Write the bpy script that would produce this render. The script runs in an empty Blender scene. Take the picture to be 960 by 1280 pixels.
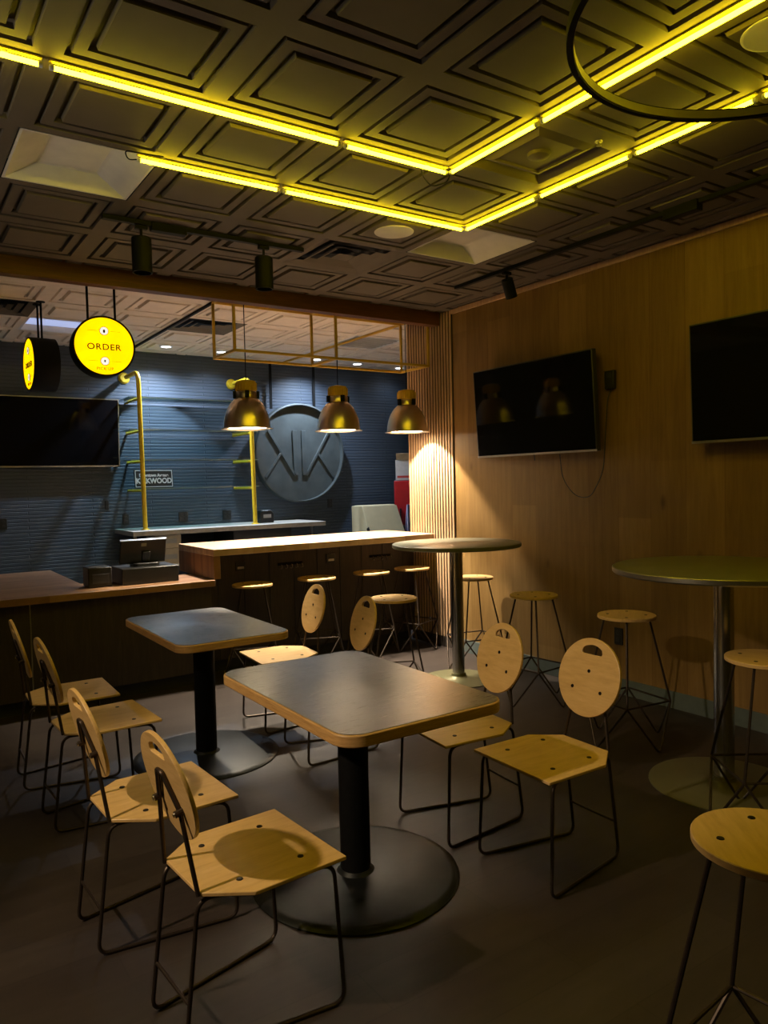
import bpy, bmesh, math, random
from mathutils import Vector, Matrix
random.seed(7)
PI = math.pi
sc = bpy.context.scene
COL = sc.collection

# ------------------------------------------------------------------ camera, world, exposure
H, CEIL = 1.56, 3.09
F = Vector((0.5563, 0.8299, -0.0405)); F.normalize()
R = Vector((0.8301, -0.5571, -0.0230)); R = (R - F * R.dot(F)).normalized()
U = R.cross(F)
cam = bpy.data.cameras.new('camera'); cam.sensor_fit = 'VERTICAL'; cam.sensor_height = 32
cam.lens = 941.35 / 1280 * 32; cam.clip_start = 0.02
camo = bpy.data.objects.new('camera', cam); COL.objects.link(camo)
camo.matrix_world = Matrix(((R.x, U.x, -F.x, 0), (R.y, U.y, -F.y, 0), (R.z, U.z, -F.z, H), (0, 0, 0, 1)))
sc.camera = camo
w = bpy.data.worlds.new('world'); sc.world = w; w.use_nodes = True
w.node_tree.nodes['Background'].inputs[0].default_value = (0.9, 0.85, 0.8, 1)
w.node_tree.nodes['Background'].inputs[1].default_value = 0.003
vs = sc.view_settings; vs.view_transform = 'Standard'; vs.look = 'None'; vs.gamma = 1; vs.exposure = 0.0
vs.use_curve_mapping = False
sc.cycles.use_denoising = True
sc.cycles.max_bounces = 8
sc.cycles.sample_clamp_indirect = 6

def lamp(name, kind, loc, energy, col, rot=None, target=None, **kw):
    l = bpy.data.lights.new(name, kind); l.energy = energy; l.color = col
    for k, v in kw.items(): setattr(l, k, v)
    o = bpy.data.objects.new(name, l); COL.objects.link(o); o.location = loc
    if target is not None:
        o.rotation_euler = (Vector(target) - Vector(loc)).to_track_quat('-Z', 'Y').to_euler()
    return o
WARM = (1, .86, .66)
# spot heads of the dining room's track on the left, out of the frame
lamp('dining_spot_light', 'SPOT', (-1.55, 2.25, 2.9), 300, (1, .76, .50), target=(1.10, 2.3, .50), spot_size=math.radians(46), spot_blend=.45, shadow_soft_size=.05)
lamp('dining_spot_light', 'SPOT', (-1.55, 3.9, 2.9), 55, (1, .80, .58), target=(1.1, 4.0, .5), spot_size=math.radians(48), spot_blend=.8, shadow_soft_size=.06)

# unseen fill light added at left to brighten the ceiling and coffers
lamp('ceiling_fill_light', 'AREA', (-1.9, 3.0, 1.7), 20, (1, .90, .76), target=(-.7, 3.1, 4.6), shape='DISK', size=.5, spread=math.radians(110))

# ------------------------------------------------------------------ materials
def new_mat(name):
    m = bpy.data.materials.new(name); m.use_nodes = True
    return m, m.node_tree.nodes, m.node_tree.links, m.node_tree.nodes['Principled BSDF']
def setp(b, **k):
    for n, v in k.items():
        b.inputs[n.replace('_', ' ')].default_value = v
def coords(N, L, scale=(1, 1, 1), kind='Object'):
    t = N.new('ShaderNodeTexCoord'); mp = N.new('ShaderNodeMapping'); mp.inputs['Scale'].default_value = scale
    L.new(t.outputs[kind], mp.inputs[0]); return mp.outputs[0]
def noise(N, L, v, scale, detail=3, rough=.55, dist=0):
    n = N.new('ShaderNodeTexNoise'); n.inputs['Scale'].default_value = scale; n.inputs['Detail'].default_value = detail
    n.inputs['Roughness'].default_value = rough; n.inputs['Distortion'].default_value = dist
    L.new(v, n.inputs['Vector']); return n.outputs['Fac']
def ramp(N, L, f, stops):
    r = N.new('ShaderNodeValToRGB'); e = r.color_ramp.elements
    while len(e) < len(stops): e.new(.5)
    for q, (p, c) in zip(e, stops): q.position = p; q.color = (*c, 1)
    L.new(f, r.inputs[0]); return r.outputs[0]
def bump(N, L, b, f, strength=.2, dist=.002):
    n = N.new('ShaderNodeBump'); n.inputs['Strength'].default_value = strength; n.inputs['Distance'].default_value = dist
    L.new(f, n.inputs['Height']); L.new(n.outputs[0], b.inputs['Normal'])
def math_n(N, L, op, a, b=None):
    n = N.new('ShaderNodeMath'); n.operation = op
    for i, x in enumerate((a, b)):
        if x is None: continue
        if isinstance(x, (int, float)): n.inputs[i].default_value = x
        else: L.new(x, n.inputs[i])
    return n.outputs[0]
def plain(name, c, rough=.5, metal=0, var=.12, nscale=30, bmp=.05, spec=.5):
    m, N, L, b = new_mat(name)
    v = coords(N, L); f = noise(N, L, v, nscale)
    d = tuple(x * (1 - var) for x in c); u = tuple(min(1, x * (1 + var)) for x in c)
    L.new(ramp(N, L, f, [(.3, d), (.7, u)]), b.inputs['Base Color'])
    setp(b, Roughness=rough, Metallic=metal); b.inputs['Specular IOR Level'].default_value = spec
    if bmp: bump(N, L, b, f, bmp, .001)
    return m
def wood(name, dark, mid, light, scale=(1, 12, 12), rough=.45, nscale=4, spec=.5):
    m, N, L, b = new_mat(name)
    v = coords(N, L, scale); f = noise(N, L, v, nscale, 6, .6, .4)
    f2 = noise(N, L, coords(N, L, tuple(s * 4 for s in scale)), nscale, 2)
    g = math_n(N, L, 'ADD', math_n(N, L, 'MULTIPLY', f, .75), math_n(N, L, 'MULTIPLY', f2, .25))
    L.new(ramp(N, L, g, [(.3, dark), (.5, mid), (.68, light)]), b.inputs['Base Color'])
    setp(b, Roughness=rough); b.inputs['Specular IOR Level'].default_value = spec
    bump(N, L, b, g, .08, .001)
    return m
def emit(name, c, s, base=None):
    m, N, L, b = new_mat(name)
    setp(b, Base_Color=(*(base or c), 1), Roughness=.4)
    f = noise(N, L, coords(N, L), 3, 1)
    b.inputs['Emission Color'].default_value = (*c, 1); b.inputs['Emission Strength'].default_value = s
    return m

M = {}
M['birch'] = wood('birch_plywood', (.50, .305, .110), (.60, .385, .150), (.66, .44, .19), (1.5, 9, 9), .36)
M['birch_edge'] = wood('plywood_edge', (.26, .14, .05), (.44, .26, .10), (.58, .37, .17), (2, 2, 160), .5)
M['oak_edge'] = wood('oak_table_edge', (.30, .16, .05), (.46, .27, .10), (.58, .36, .15), (3, 3, 60), .45)
M['rod'] = plain('bronze_rod', (.055, .040, .030), .42, .75, .15, 60)
M['black_metal'] = plain('black_metal', (.005, .005, .005), .6, 0, .2, 40, .05, .15)
M['black_base'] = plain('black_base_plate', (.022, .024, .024), .38, .6, .2, 14)
M['black_plastic'] = plain('black_plastic', (.012, .012, .012), .35, 0, .2, 40)
M['bolt'] = plain('dark_bolt', (.02, .016, .012), .4, .7, .1, 80)
M['chrome'] = plain('brushed_chrome', (.55, .55, .52), .22, 1, .05, 50, .02)
M['yellow'] = plain('yellow_paint', (.74, .50, .02), .4, 0, .08, 25)
M['yellow_dark'] = plain('yellow_ochre_paint', (.60, .37, .03), .45, 0, .08, 25)
M['white'] = plain('white_panel', (.74, .71, .66), .6, 0, .05, 12)
M['white_metal'] = plain('white_metal', (.75, .75, .75), .4, 0, .05, 12)
M['grey_plastic'] = plain('grey_plastic', (.30, .29, .28), .5, 0, .05, 20)
M['screen'] = plain('glossy_screen', (.004, .004, .005), .05, 0, .1, 4, 0)
M['bezel'] = plain('dark_bezel', (.02, .02, .022), .4, 0, .1, 30)
M['silver'] = plain('silver_trim', (.42, .40, .38), .35, .9, .05, 30)
M['red'] = plain('red_cooler_paint', (.42, .006, .015), .35, 0, .1, 6)
M['cream'] = plain('cream_plastic', (.58, .50, .30), .55, 0, .05, 10)
M['lavender'] = plain('lavender_card', (.42, .42, .60), .6, 0, .05, 10)
M['carton'] = plain('carton_board', (.48, .40, .28), .7, 0, .1, 14)
M['carton_white'] = plain('white_carton', (.52, .49, .46), .7, 0, .08, 20)
M['print_red'] = plain('red_print', (.45, .05, .04), .6, 0, .05, 20)
M['print_dark'] = plain('dark_print', (.10, .04, .005), .6, 0, .05, 20)
M['print_grey'] = plain('grey_print', (.35, .34, .33), .6, 0, .05, 20)
M['print_orange'] = plain('orange_print', (.40, .15, .0), .6, 0, .05, 20)
M['ceiling'] = plain('ceiling_tile', (.115, .093, .066), .7, 0, .05, 8, .03, .3)
M['ceiling_lit'] = plain('lit_ceiling_tile', (.78, .68, .58), .75, 0, .05, 8, .03, .25)  # ceiling tile with the kitchen's stronger light put into its colour
M['beam'] = wood('walnut_beam', (.085, .026, .006), (.12, .038, .009), (.155, .052, .014), (1, 14, 14), .5)
M['slat'] = wood('slat_wood', (.40, .24, .12), (.50, .31, .17), (.58, .38, .22), (14, 14, 1), .55)
M['slat_back'] = plain('slat_backing', (.03, .02, .014), .8)
M['glass_edge'] = plain('greenish_glass_edge', (.20, .30, .31), .15, 0, .08, 10, 0)
M['kitchen_bounce_floor'] = plain('pale_bounce_floor', (.27, .25, .23), .5, 0, .08, 6)
M['baseboard'] = plain('teal_baseboard', (.085, .105, .10), .5, 0, .1, 20)
M['drywall'] = plain('dark_wall_paint', (.16, .13, .10), .8, 0, .08, 10)
M['bar_front'] = wood('dark_stained_panel', (.020, .013, .009), (.032, .021, .014), (.048, .032, .021), (14, 14, 1), .5)
M['steel_counter'] = plain('stone_counter', (.50, .46, .40), .4, 0, .1, 20)
M['dark_cabinet'] = plain('dark_cabinet', (.018, .018, .02), .6, 0, .1, 20)
M['logo'] = plain('blackened_steel', (.085, .10, .10), .5, .35, .2, 5)
M['led'] = emit('yellow_led', (1, .78, .014), 30.0)
M['led_housing'] = plain('led_channel', (.55, .45, .08), .5, 0, .1, 30)
M['sign_face'] = emit('lit_sign_face', (1, .66, .0), .98, (.8, .55, .0))
M['sign_white'] = emit('lit_white_disc', (1, .97, .9), .9)
M['panel_light'] = emit('cool_light_panel', (.50, .60, 1), .65)
M['downlight'] = emit('downlight_lens', (.85, .92, 1), 9)
M['bulb'] = emit('warm_bulb', (1, .85, .65), 12)
M['diffuser_off'] = plain('ring_diffuser', (.30, .27, .23), .5, 0, .05, 30)

def brushed(name, c, rough, sc_):
    m, N, L, b = new_mat(name)
    f = noise(N, L, coords(N, L, sc_), 6, 5, .7)
    f2 = noise(N, L, coords(N, L), 3, 3)
    L.new(ramp(N, L, f2, [(.3, tuple(x * .85 for x in c)), (.7, c)]), b.inputs['Base Color'])
    setp(b, Metallic=1.0, Roughness=rough)
    L.new(ramp(N, L, f, [(.3, (rough - .02,) * 3), (.7, (rough + .03,) * 3)]), b.inputs['Roughness'])
    b.inputs['Anisotropic'].default_value = .3
    bump(N, L, b, f, .02, .00005)
    return m
M['steel_top'] = brushed('brushed_steel_top', (.50, .50, .48), .28, (2, 90, 2))
M['laminate'] = plain('olive_grey_laminate', (.12, .118, .075), .30, 0, .05, 6, .01)
M['base_disc'] = plain('satin_base_disc', (.15, .14, .07), .38, .35, .06, 5, 0)
M['lampshade'] = plain('spun_lamp_metal', (.74, .64, .50), .30, 1, .04, 20, 0)
M['lamp_inner'] = plain('white_lamp_inside', (.8, .76, .7), .5, 0, .03, 10)
M['glass'] = None
def glass():
    m, N, L, b = new_mat('shelf_glass')
    setp(b, Base_Color=(.02, .035, .035, 1), Roughness=.05)
    tr = N.new('ShaderNodeBsdfTransparent'); tr.inputs[0].default_value = (.86, .93, .93, 1)
    mx = N.new('ShaderNodeMixShader')
    fr = N.new('ShaderNodeFresnel'); fr.inputs[0].default_value = 1.5
    f = noise(N, L, coords(N, L), 5)
    L.new(math_n(N, L, 'ADD', fr.outputs[0], math_n(N, L, 'MULTIPLY', f, .08)), mx.inputs[0])
    L.new(tr.outputs[0], mx.inputs[1]); L.new(b.outputs[0], mx.inputs[2])
    L.new(mx.outputs[0], N['Material Output'].inputs[0])
    return m
M['glass'] = glass()

def wall_wood():
    m, N, L, b = new_mat('oak_wall_boards')
    v = coords(N, L); sep = N.new('ShaderNodeSeparateXYZ'); L.new(v, sep.inputs[0])
    y, z = sep.outputs[1], sep.outputs[2]
    col = math_n(N, L, 'FLOOR', math_n(N, L, 'DIVIDE', y, .27))
    wn0 = N.new('ShaderNodeTexWhiteNoise'); wn0.noise_dimensions = '1D'; L.new(col, wn0.inputs['W'])
    row = math_n(N, L, 'FLOOR', math_n(N, L, 'ADD', math_n(N, L, 'DIVIDE', z, 1.9), math_n(N, L, 'MULTIPLY', wn0.outputs[0], 3)))
    wn = N.new('ShaderNodeTexWhiteNoise'); wn.noise_dimensions = '2D'
    cb = N.new('ShaderNodeCombineXYZ'); L.new(col, cb.inputs[0]); L.new(row, cb.inputs[1]); L.new(cb.outputs[0], wn.inputs['Vector'])
    f = noise(N, L, coords(N, L, (1, 9, .7)), 3.5, 6, .6, .6)
    big = noise(N, L, coords(N, L, (1, 1.2, .5)), 1.5, 2)
    g = math_n(N, L, 'ADD', math_n(N, L, 'MULTIPLY', f, .5), math_n(N, L, 'MULTIPLY', wn.outputs[0], .22))
    g = math_n(N, L, 'ADD', g, math_n(N, L, 'MULTIPLY', big, .25))
    c = ramp(N, L, g, [(.28, (.135, .074, .020)), (.5, (.200, .116, .036)), (.72, (.27, .162, .057))])
    vo = N.new('ShaderNodeTexVoronoi'); vo.inputs['Scale'].default_value = 1.55; L.new(coords(N, L, (1, 2.0, 1)), vo.inputs['Vector'])
    kn = ramp(N, L, vo.outputs['Distance'], [(.03, (.30, .22, .18)), (.10, (1, 1, 1))])
    mx = N.new('ShaderNodeMixRGB'); mx.blend_type = 'MULTIPLY'; mx.inputs[0].default_value = .8
    L.new(c, mx.inputs[1]); L.new(kn, mx.inputs[2])
    fr = math_n(N, L, 'FRACT', math_n(N, L, 'DIVIDE', y, .27))
    seam = math_n(N, L, 'GREATER_THAN', fr, .012)
    sm = ramp(N, L, seam, [(0, (.6, .5, .45)), (1, (1, 1, 1))])
    mx2 = N.new('ShaderNodeMixRGB'); mx2.blend_type = 'MULTIPLY'; mx2.inputs[0].default_value = .7
    L.new(mx.outputs[0], mx2.inputs[1]); L.new(sm, mx2.inputs[2])
    L.new(mx2.outputs[0], b.inputs['Base Color']); setp(b, Roughness=.5); b.inputs['Specular IOR Level'].default_value = .3
    bump(N, L, b, f, .06, .001)
    return m
M['wall_wood'] = wall_wood()

def slate():
    m, N, L, b = new_mat('slate_blue_ledger_tile')
    v = coords(N, L); mp = N.new('ShaderNodeMapping'); mp.inputs['Rotation'].default_value = (PI / 2, 0, 0); L.new(v, mp.inputs[0])
    br = N.new('ShaderNodeTexBrick'); L.new(mp.outputs[0], br.inputs['Vector'])
    br.inputs['Scale'].default_value = 1; br.inputs['Brick Width'].default_value = 1.3; br.inputs['Row Height'].default_value = .038
    br.inputs['Mortar Size'].default_value = .006; br.inputs['Mortar Smooth'].default_value = .6
    br.inputs['Color1'].default_value = (.048, .063, .088, 1); br.inputs['Color2'].default_value = (.057, .073, .100, 1)
    br.inputs['Mortar'].default_value = (.035, .05, .065, 1)
    L.new(br.outputs['Color'], b.inputs['Base Color']); setp(b, Roughness=.5)
    f = noise(N, L, coords(N, L, (1, 1, 14)), 4, 3)
    hgt = math_n(N, L, 'ADD', math_n(N, L, 'MULTIPLY', br.outputs['Fac'], -1.0), math_n(N, L, 'MULTIPLY', f, .6))
    bump(N, L, b, hgt, .55, .008)
    return m
M['slate'] = slate()

def floor_mat():
    m, N, L, b = new_mat('brown_floor_planks')
    v = coords(N, L)
    br = N.new('ShaderNodeTexBrick'); L.new(v, br.inputs['Vector'])
    br.inputs['Scale'].default_value = 1; br.inputs['Brick Width'].default_value = 1.2; br.inputs['Row Height'].default_value = .2
    br.inputs['Mortar Size'].default_value = .0025
    br.inputs['Color1'].default_value = (.030, .022, .0185, 1); br.inputs['Color2'].default_value = (.041, .031, .026, 1)
    br.inputs['Mortar'].default_value = (.025, .018, .015, 1)
    f = noise(N, L, coords(N, L, (1.2, 7, 1)), 3, 6, .6, .5)
    mx = N.new('ShaderNodeMixRGB'); mx.blend_type = 'MULTIPLY'; mx.inputs[0].default_value = .7
    L.new(br.outputs['Color'], mx.inputs[1]); L.new(ramp(N, L, f, [(.3, (.6, .58, .56)), (.7, (1.0, 1.0, 1.0))]), mx.inputs[2])
    L.new(mx.outputs[0], b.inputs['Base Color']); setp(b, Roughness=.44); b.inputs['Specular IOR Level'].default_value = .4
    bump(N, L, b, f, .06, .001)
    return m
M['floor'] = floor_mat()

def butcher(name, c1, c2):
    m, N, L, b = new_mat(name)
    v = coords(N, L)
    br = N.new('ShaderNodeTexBrick'); L.new(v, br.inputs['Vector'])
    br.inputs['Scale'].default_value = 1; br.inputs['Brick Width'].default_value = .5; br.inputs['Row Height'].default_value = .045
    br.inputs['Mortar Size'].default_value = .0008
    br.inputs['Color1'].default_value = (*c1, 1); br.inputs['Color2'].default_value = (*c2, 1); br.inputs['Mortar'].default_value = (.22, .11, .05, 1)
    f = noise(N, L, coords(N, L, (2, 16, 2)), 4, 5)
    mx = N.new('ShaderNodeMixRGB'); mx.blend_type = 'MULTIPLY'; mx.inputs[0].default_value = .6
    L.new(br.outputs['Color'], mx.inputs[1]); L.new(ramp(N, L, f, [(.3, (.6, .55, .5)), (.7, (1, 1, 1))]), mx.inputs[2])
    L.new(mx.outputs[0], b.inputs['Base Color']); setp(b, Roughness=.4)
    return m
M['butcher'] = butcher('butcher_block', (.48, .32, .20), (.66, .49, .34))
M['butcher_shaded'] = butcher('shaded_butcher_block', (.20, .10, .045), (.34, .19, .095))  # same butcher block, the shade on counter and end panel put into its colour

# ------------------------------------------------------------------ mesh helpers
class MB:
    def __init__(s): s.v = []; s.f = []
    def add(s, vs, fs):
        o = len(s.v); s.v += [Vector(x) for x in vs]; s.f += [tuple(i + o for i in f) for f in fs]; return s
    def box(s, x0, x1, y0, y1, z0, z1, mat=None):
        vs = [(x, y, z) for z in (z0, z1) for y in (y0, y1) for x in (x0, x1)]
        if mat is not None: vs = [mat @ Vector(q) for q in vs]
        return s.add(vs, [(0, 2, 3, 1), (4, 5, 7, 6), (0, 1, 5, 4), (2, 6, 7, 3), (0, 4, 6, 2), (1, 3, 7, 5)])
    def lathe(s, prof, c=(0, 0, 0), n=32, mat=None, close=False):
        vs = []; fs = []; k = len(prof)
        for i in range(n):
            a = 2 * PI * i / n
            for r, z in prof:
                q = Vector((max(r, 1e-5) * math.cos(a), max(r, 1e-5) * math.sin(a), z))
                q = (mat @ q) if mat is not None else q + Vector(c)
                vs.append(q)
        for i in range(n):
            j = (i + 1) % n
            for t in range(k - (0 if close else 1)):
                u = (t + 1) % k
                fs.append((i * k + t, j * k + t, j * k + u, i * k + u))
        if not close:
            if prof[0][0] > 1e-4: fs.append(tuple(i * k for i in range(n))[::-1])
            if prof[-1][0] > 1e-4: fs.append(tuple(i * k + k - 1 for i in range(n)))
        return s.add(vs, fs)
    def tube(s, pts, r, n=8, fillet=0, closed=False, seg=6):
        P = [Vector(q) for q in pts]
        if fillet:
            Q = []; m = len(P)
            for i in range(m):
                if not closed and i in (0, m - 1): Q.append(P[i]); continue
                a, b, c = P[i - 1], P[i], P[(i + 1) % m]
                d1 = (a - b); d2 = (c - b); l = min(fillet, d1.length * .45, d2.length * .45)
                p0 = b + d1.normalized() * l; p1 = b + d2.normalized() * l
                for t in range(seg + 1):
                    t /= seg; Q.append(p0 * (1 - t) ** 2 + b * 2 * t * (1 - t) + p1 * t * t)
            P = Q
        m = len(P); tan = []
        for i in range(m):
            a = P[i - 1] if (closed or i > 0) else P[i]; b = P[(i + 1) % m] if (closed or i < m - 1) else P[i]
            tan.append((b - a).normalized())
        up = Vector((0, 0, 1)) if abs(tan[0].z) < .9 else Vector((1, 0, 0))
        nrm = (up - tan[0] * up.dot(tan[0])).normalized(); vs = []; fs = []
        for i in range(m):
            nrm = (nrm - tan[i] * nrm.dot(tan[i])).normalized(); bi = tan[i].cross(nrm)
            for k in range(n):
                a = 2 * PI * k / n; vs.append(P[i] + (nrm * math.cos(a) + bi * math.sin(a)) * r)
        for i in range(m if closed else m - 1):
            j = (i + 1) % m
            for k in range(n): fs.append((i * n + k, i * n + (k + 1) % n, j * n + (k + 1) % n, j * n + k))
        if not closed: fs += [tuple(range(n))[::-1], tuple((m - 1) * n + k for k in range(n))]
        return s.add(vs, fs)
    def prism(s, pts, z0, z1, mat=None):
        n = len(pts); vs = [(x, y, z) for z in (z0, z1) for x, y in pts]
        if mat is not None: vs = [mat @ Vector(q) for q in vs]
        return s.add(vs, [tuple(range(n))[::-1], tuple(range(n, 2 * n))] + [(i, (i + 1) % n, n + (i + 1) % n, n + i) for i in range(n)])
    def mesh(s, name, mat, smooth=35):
        me = bpy.data.meshes.new(name); me.from_pydata([tuple(q) for q in s.v], [], s.f)
        bm = bmesh.new(); bm.from_mesh(me); bmesh.ops.remove_doubles(bm, verts=bm.verts, dist=1e-6)
        bmesh.ops.recalc_face_normals(bm, faces=bm.faces); bm.to_mesh(me); bm.free()
        if mat: me.materials.append(mat)
        if smooth:
            me.polygons.foreach_set('use_smooth', [True] * len(me.polygons)); me.set_sharp_from_angle(angle=math.radians(smooth))
        return me
    def build(s, name, mat, parent=None, bevel=0, smooth=35, loc=None):
        o = bpy.data.objects.new(name, s.mesh(name, mat, smooth)); COL.objects.link(o)
        if parent: o.parent = parent
        if loc: o.location = loc
        if bevel:
            b = o.modifiers.new('bevel', 'BEVEL'); b.width = bevel; b.segments = 2; b.limit_method = 'ANGLE'
        return o
def tag(o, label, cat, group=None, kind=None):
    if label: o['label'] = label
    if cat: o['category'] = cat
    if group: o['group'] = group
    if kind: o['kind'] = kind
    return o
def thing(name, label, cat, loc=(0, 0, 0), rot=0, group=None):
    o = bpy.data.objects.new(name, None); COL.objects.link(o); o.location = loc; o.rotation_euler = (0, 0, rot); o.empty_display_size = .05
    return tag(o, label, cat, group)
def dup(root, loc, rot, label, group=None):
    r = root.copy(); COL.objects.link(r); r.location = loc; r.rotation_euler = (0, 0, rot); r['label'] = label
    if group: r['group'] = group
    for ch in list(root.children):
        c = ch.copy(); COL.objects.link(c); c.parent = r
        for g in list(ch.children):
            d = g.copy(); COL.objects.link(d); d.parent = c
    return r
def struct(mb, name, mat, bevel=0, smooth=0):
    return tag(mb.build(name, mat, None, bevel, smooth), None, None, None, 'structure')
def from_curve(cu, name, mat):
    o = bpy.data.objects.new('tmp', cu); COL.objects.link(o)
    bpy.context.view_layer.update()
    me = bpy.data.meshes.new_from_object(o.evaluated_get(bpy.context.evaluated_depsgraph_get()))
    COL.objects.unlink(o); bpy.data.objects.remove(o); bpy.data.curves.remove(cu)
    me.materials.clear(); me.materials.append(mat); me.name = name
    return me
def link_mesh(me, name, parent=None, matrix=None):
    o = bpy.data.objects.new(name, me); COL.objects.link(o)
    if parent: o.parent = parent
    if matrix is not None: o.matrix_local = matrix
    return o
def text_mesh(body, size, depth, name, mat, spacing=1.0, sx=1.0, bold=0):
    cu = bpy.data.curves.new('t', 'FONT'); cu.body = body; cu.size = size; cu.extrude = depth; cu.align_x = 'CENTER'; cu.align_y = 'CENTER'
    cu.space_character = spacing; cu.offset = bold
    me = from_curve(cu, name, mat)
    for v_ in me.vertices: v_.co.x *= sx
    return me
def holed_plate(outer, holes, half, bev, name, mat):
    cu = bpy.data.curves.new('p', 'CURVE'); cu.dimensions = '2D'; cu.fill_mode = 'BOTH'; cu.extrude = half - bev; cu.bevel_depth = bev; cu.bevel_resolution = 1
    cu.offset = -bev
    for loop in [outer] + holes:
        sp = cu.splines.new('POLY'); sp.points.add(len(loop) - 1); sp.use_cyclic_u = True
        for q, (x, y) in zip(sp.points, loop): q.co = (x, y, 0, 1)
    me = from_curve(cu, name, mat)
    me.polygons.foreach_set('use_smooth', [True] * len(me.polygons)); me.set_sharp_from_angle(angle=math.radians(40))
    return me
def frame_to(origin, xaxis, normal):
    """local x -> xaxis, local z -> normal"""
    z = Vector(normal).normalized(); x = Vector(xaxis); x = (x - z * x.dot(z)).normalized(); y = z.cross(x)
    m = Matrix((x, y, z)).transposed().to_4x4(); m.translation = Vector(origin); return m
def arc_rect(hx, hy, r, n=8):
    out = []
    for cx, cy, a0 in ((hx - r, hy - r, 0), (-hx + r, hy - r, 90), (-hx + r, -hy + r, 180), (hx - r, -hy + r, 270)):
        for k in range(n + 1):
            a = math.radians(a0 + 90 * k / n); out.append((cx + r * math.cos(a), cy + r * math.sin(a)))
    return out

# ------------------------------------------------------------------ the room
WX = 4.36                  # right wall plane
YB = 8.65                  # kitchen back wall
T = .61; GX, GY = 2.387, 2.92
def gx(i): return GX + T * i
def gy(j): return GY + T * j
struct(MB().box(-3, 7, -3, 8.7, -.1, 0), 'floor', M['floor'])
struct(MB().box(-3, 7, 6.45, 8.65, 0, .004), 'floor.001', M['kitchen_bounce_floor'])  # unseen pale slab, added to bounce light up to the kitchen ceiling
struct(MB().box(WX, WX + .15, -3, 6.03, 0, 3.15), 'wall_right', M['wall_wood'])
struct(MB().box(-3.1, 7.1, YB, YB + .12, 0, 3.2), 'wall_back', M['slate'])
struct(MB().box(-3.12, -3, -3, YB, 0, 3.2), 'wall_left', M['drywall'])
struct(MB().box(-3.1, WX + .1, -3.12, -3, 0, 3.2), 'wall_front', M['drywall'])
struct(MB().box(7, 7.12, 6.03, YB, 0, 3.2).box(WX + .15, 7.1, 5.95, 6.03, 0, 3.2), 'wall_kitchen', M['slate'])
struct(MB().box(WX - .012, WX, -3, 5.33, 0, .115), 'baseboard_right', M['baseboard'], .002)
struct(MB().box(WX - .02, WX, -3, 5.33, 3.05, 3.088), 'trim_1', M['slat'], .002)
struct(MB().box(-3, 4.325, 5.47, 5.565, 2.972, 3.12), 'trim_2', M['beam'], .003)
mb = MB().box(WX - .008, WX, 5.33, 6.03, 0, 3.088)
struct(mb, 'trim_3', M['slat_back'])
mb = MB()
for k in range(17):
    y0 = 5.338 + k * .0412; mb.box(WX - .016, WX - .008, y0, y0 + .0215, .10, 3.086)
struct(mb, 'trim_4', M['slat'], .001)

PROF = [(0, 0), (.050, 0), (.054, .020), (.068, .020), (.073, .003), (.116, .003), (.120, .022), (.138, .022), (.146, -.003)]
def tile(mb, x0, y0):
    h = T / 2; vs = []; fs = []
    for s_, z in PROF:
        for sx, sy in ((-1, -1), (1, -1), (1, 1), (-1, 1)): vs.append((x0 + h + sx * (h - s_), y0 + h + sy * (h - s_), CEIL + z))
    n = len(PROF)
    for a in range(n - 1):
        for k in range(4): fs.append((4 * a + k, 4 * a + (k + 1) % 4, 4 * a + 4 + (k + 1) % 4, 4 * a + 4 + k))
    fs.append(tuple(4 * (n - 1) + k for k in range(4)))
    mb.add(vs, fs)
KOFF = .15
skip_d = {(-3, 1), (1, 1), (0, 2), (0, -1)}
mb = MB()
for i in range(-9, 4):
    for j in range(-10, 5):
        if (i, j) in skip_d: continue
        tile(mb, gx(i), gy(j))
struct(mb, 'ceiling', M['ceiling'])
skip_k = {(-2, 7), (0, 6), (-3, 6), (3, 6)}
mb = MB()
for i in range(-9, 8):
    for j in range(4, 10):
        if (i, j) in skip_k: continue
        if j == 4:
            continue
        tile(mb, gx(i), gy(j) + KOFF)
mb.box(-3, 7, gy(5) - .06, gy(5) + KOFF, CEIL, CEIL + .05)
struct(mb, 'ceiling.001', M['ceiling_lit'])

# ------------------------------------------------------------------ ceiling fittings
def coffer_light(i, j, label):
    x0, y0 = gx(i) + T / 2, gy(j) + T / 2
    t = thing('ceiling_light', label, 'ceiling light', (x0, y0, CEIL), 0, 'recessed white coffer lights, switched off')
    h = T / 2 - .006
    mb = MB()
    lv = [(h, h, 0), (h - .012, h - .012, .0), (.15, h - .05, .085), (.135, h - .065, .090)]
    vs = [(sx * a, sy * b, z) for a, b, z in lv for sx, sy in ((-1, -1), (1, -1), (1, 1), (-1, 1))]
    fs = [(4 * q + k, 4 * q + (k + 1) % 4, 4 * q + 4 + (k + 1) % 4, 4 * q + 4 + k) for q in range(3) for k in range(4)] + [(12, 13, 14, 15)]
    mb.add(vs, fs); mb.build('reflector', M['white'], t, 0, 0)
    MB().box(-T / 2, T / 2, -T / 2, T / 2, .1, .11).build('housing', M['white_metal'], t, 0, 0)
    return t
coffer_light(-3, 1, 'large white coffered ceiling light at the left edge, above the left track of spotlights')
coffer_light(1, 1, 'white coffered ceiling light just beyond the corner of the yellow light tubes')

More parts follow.
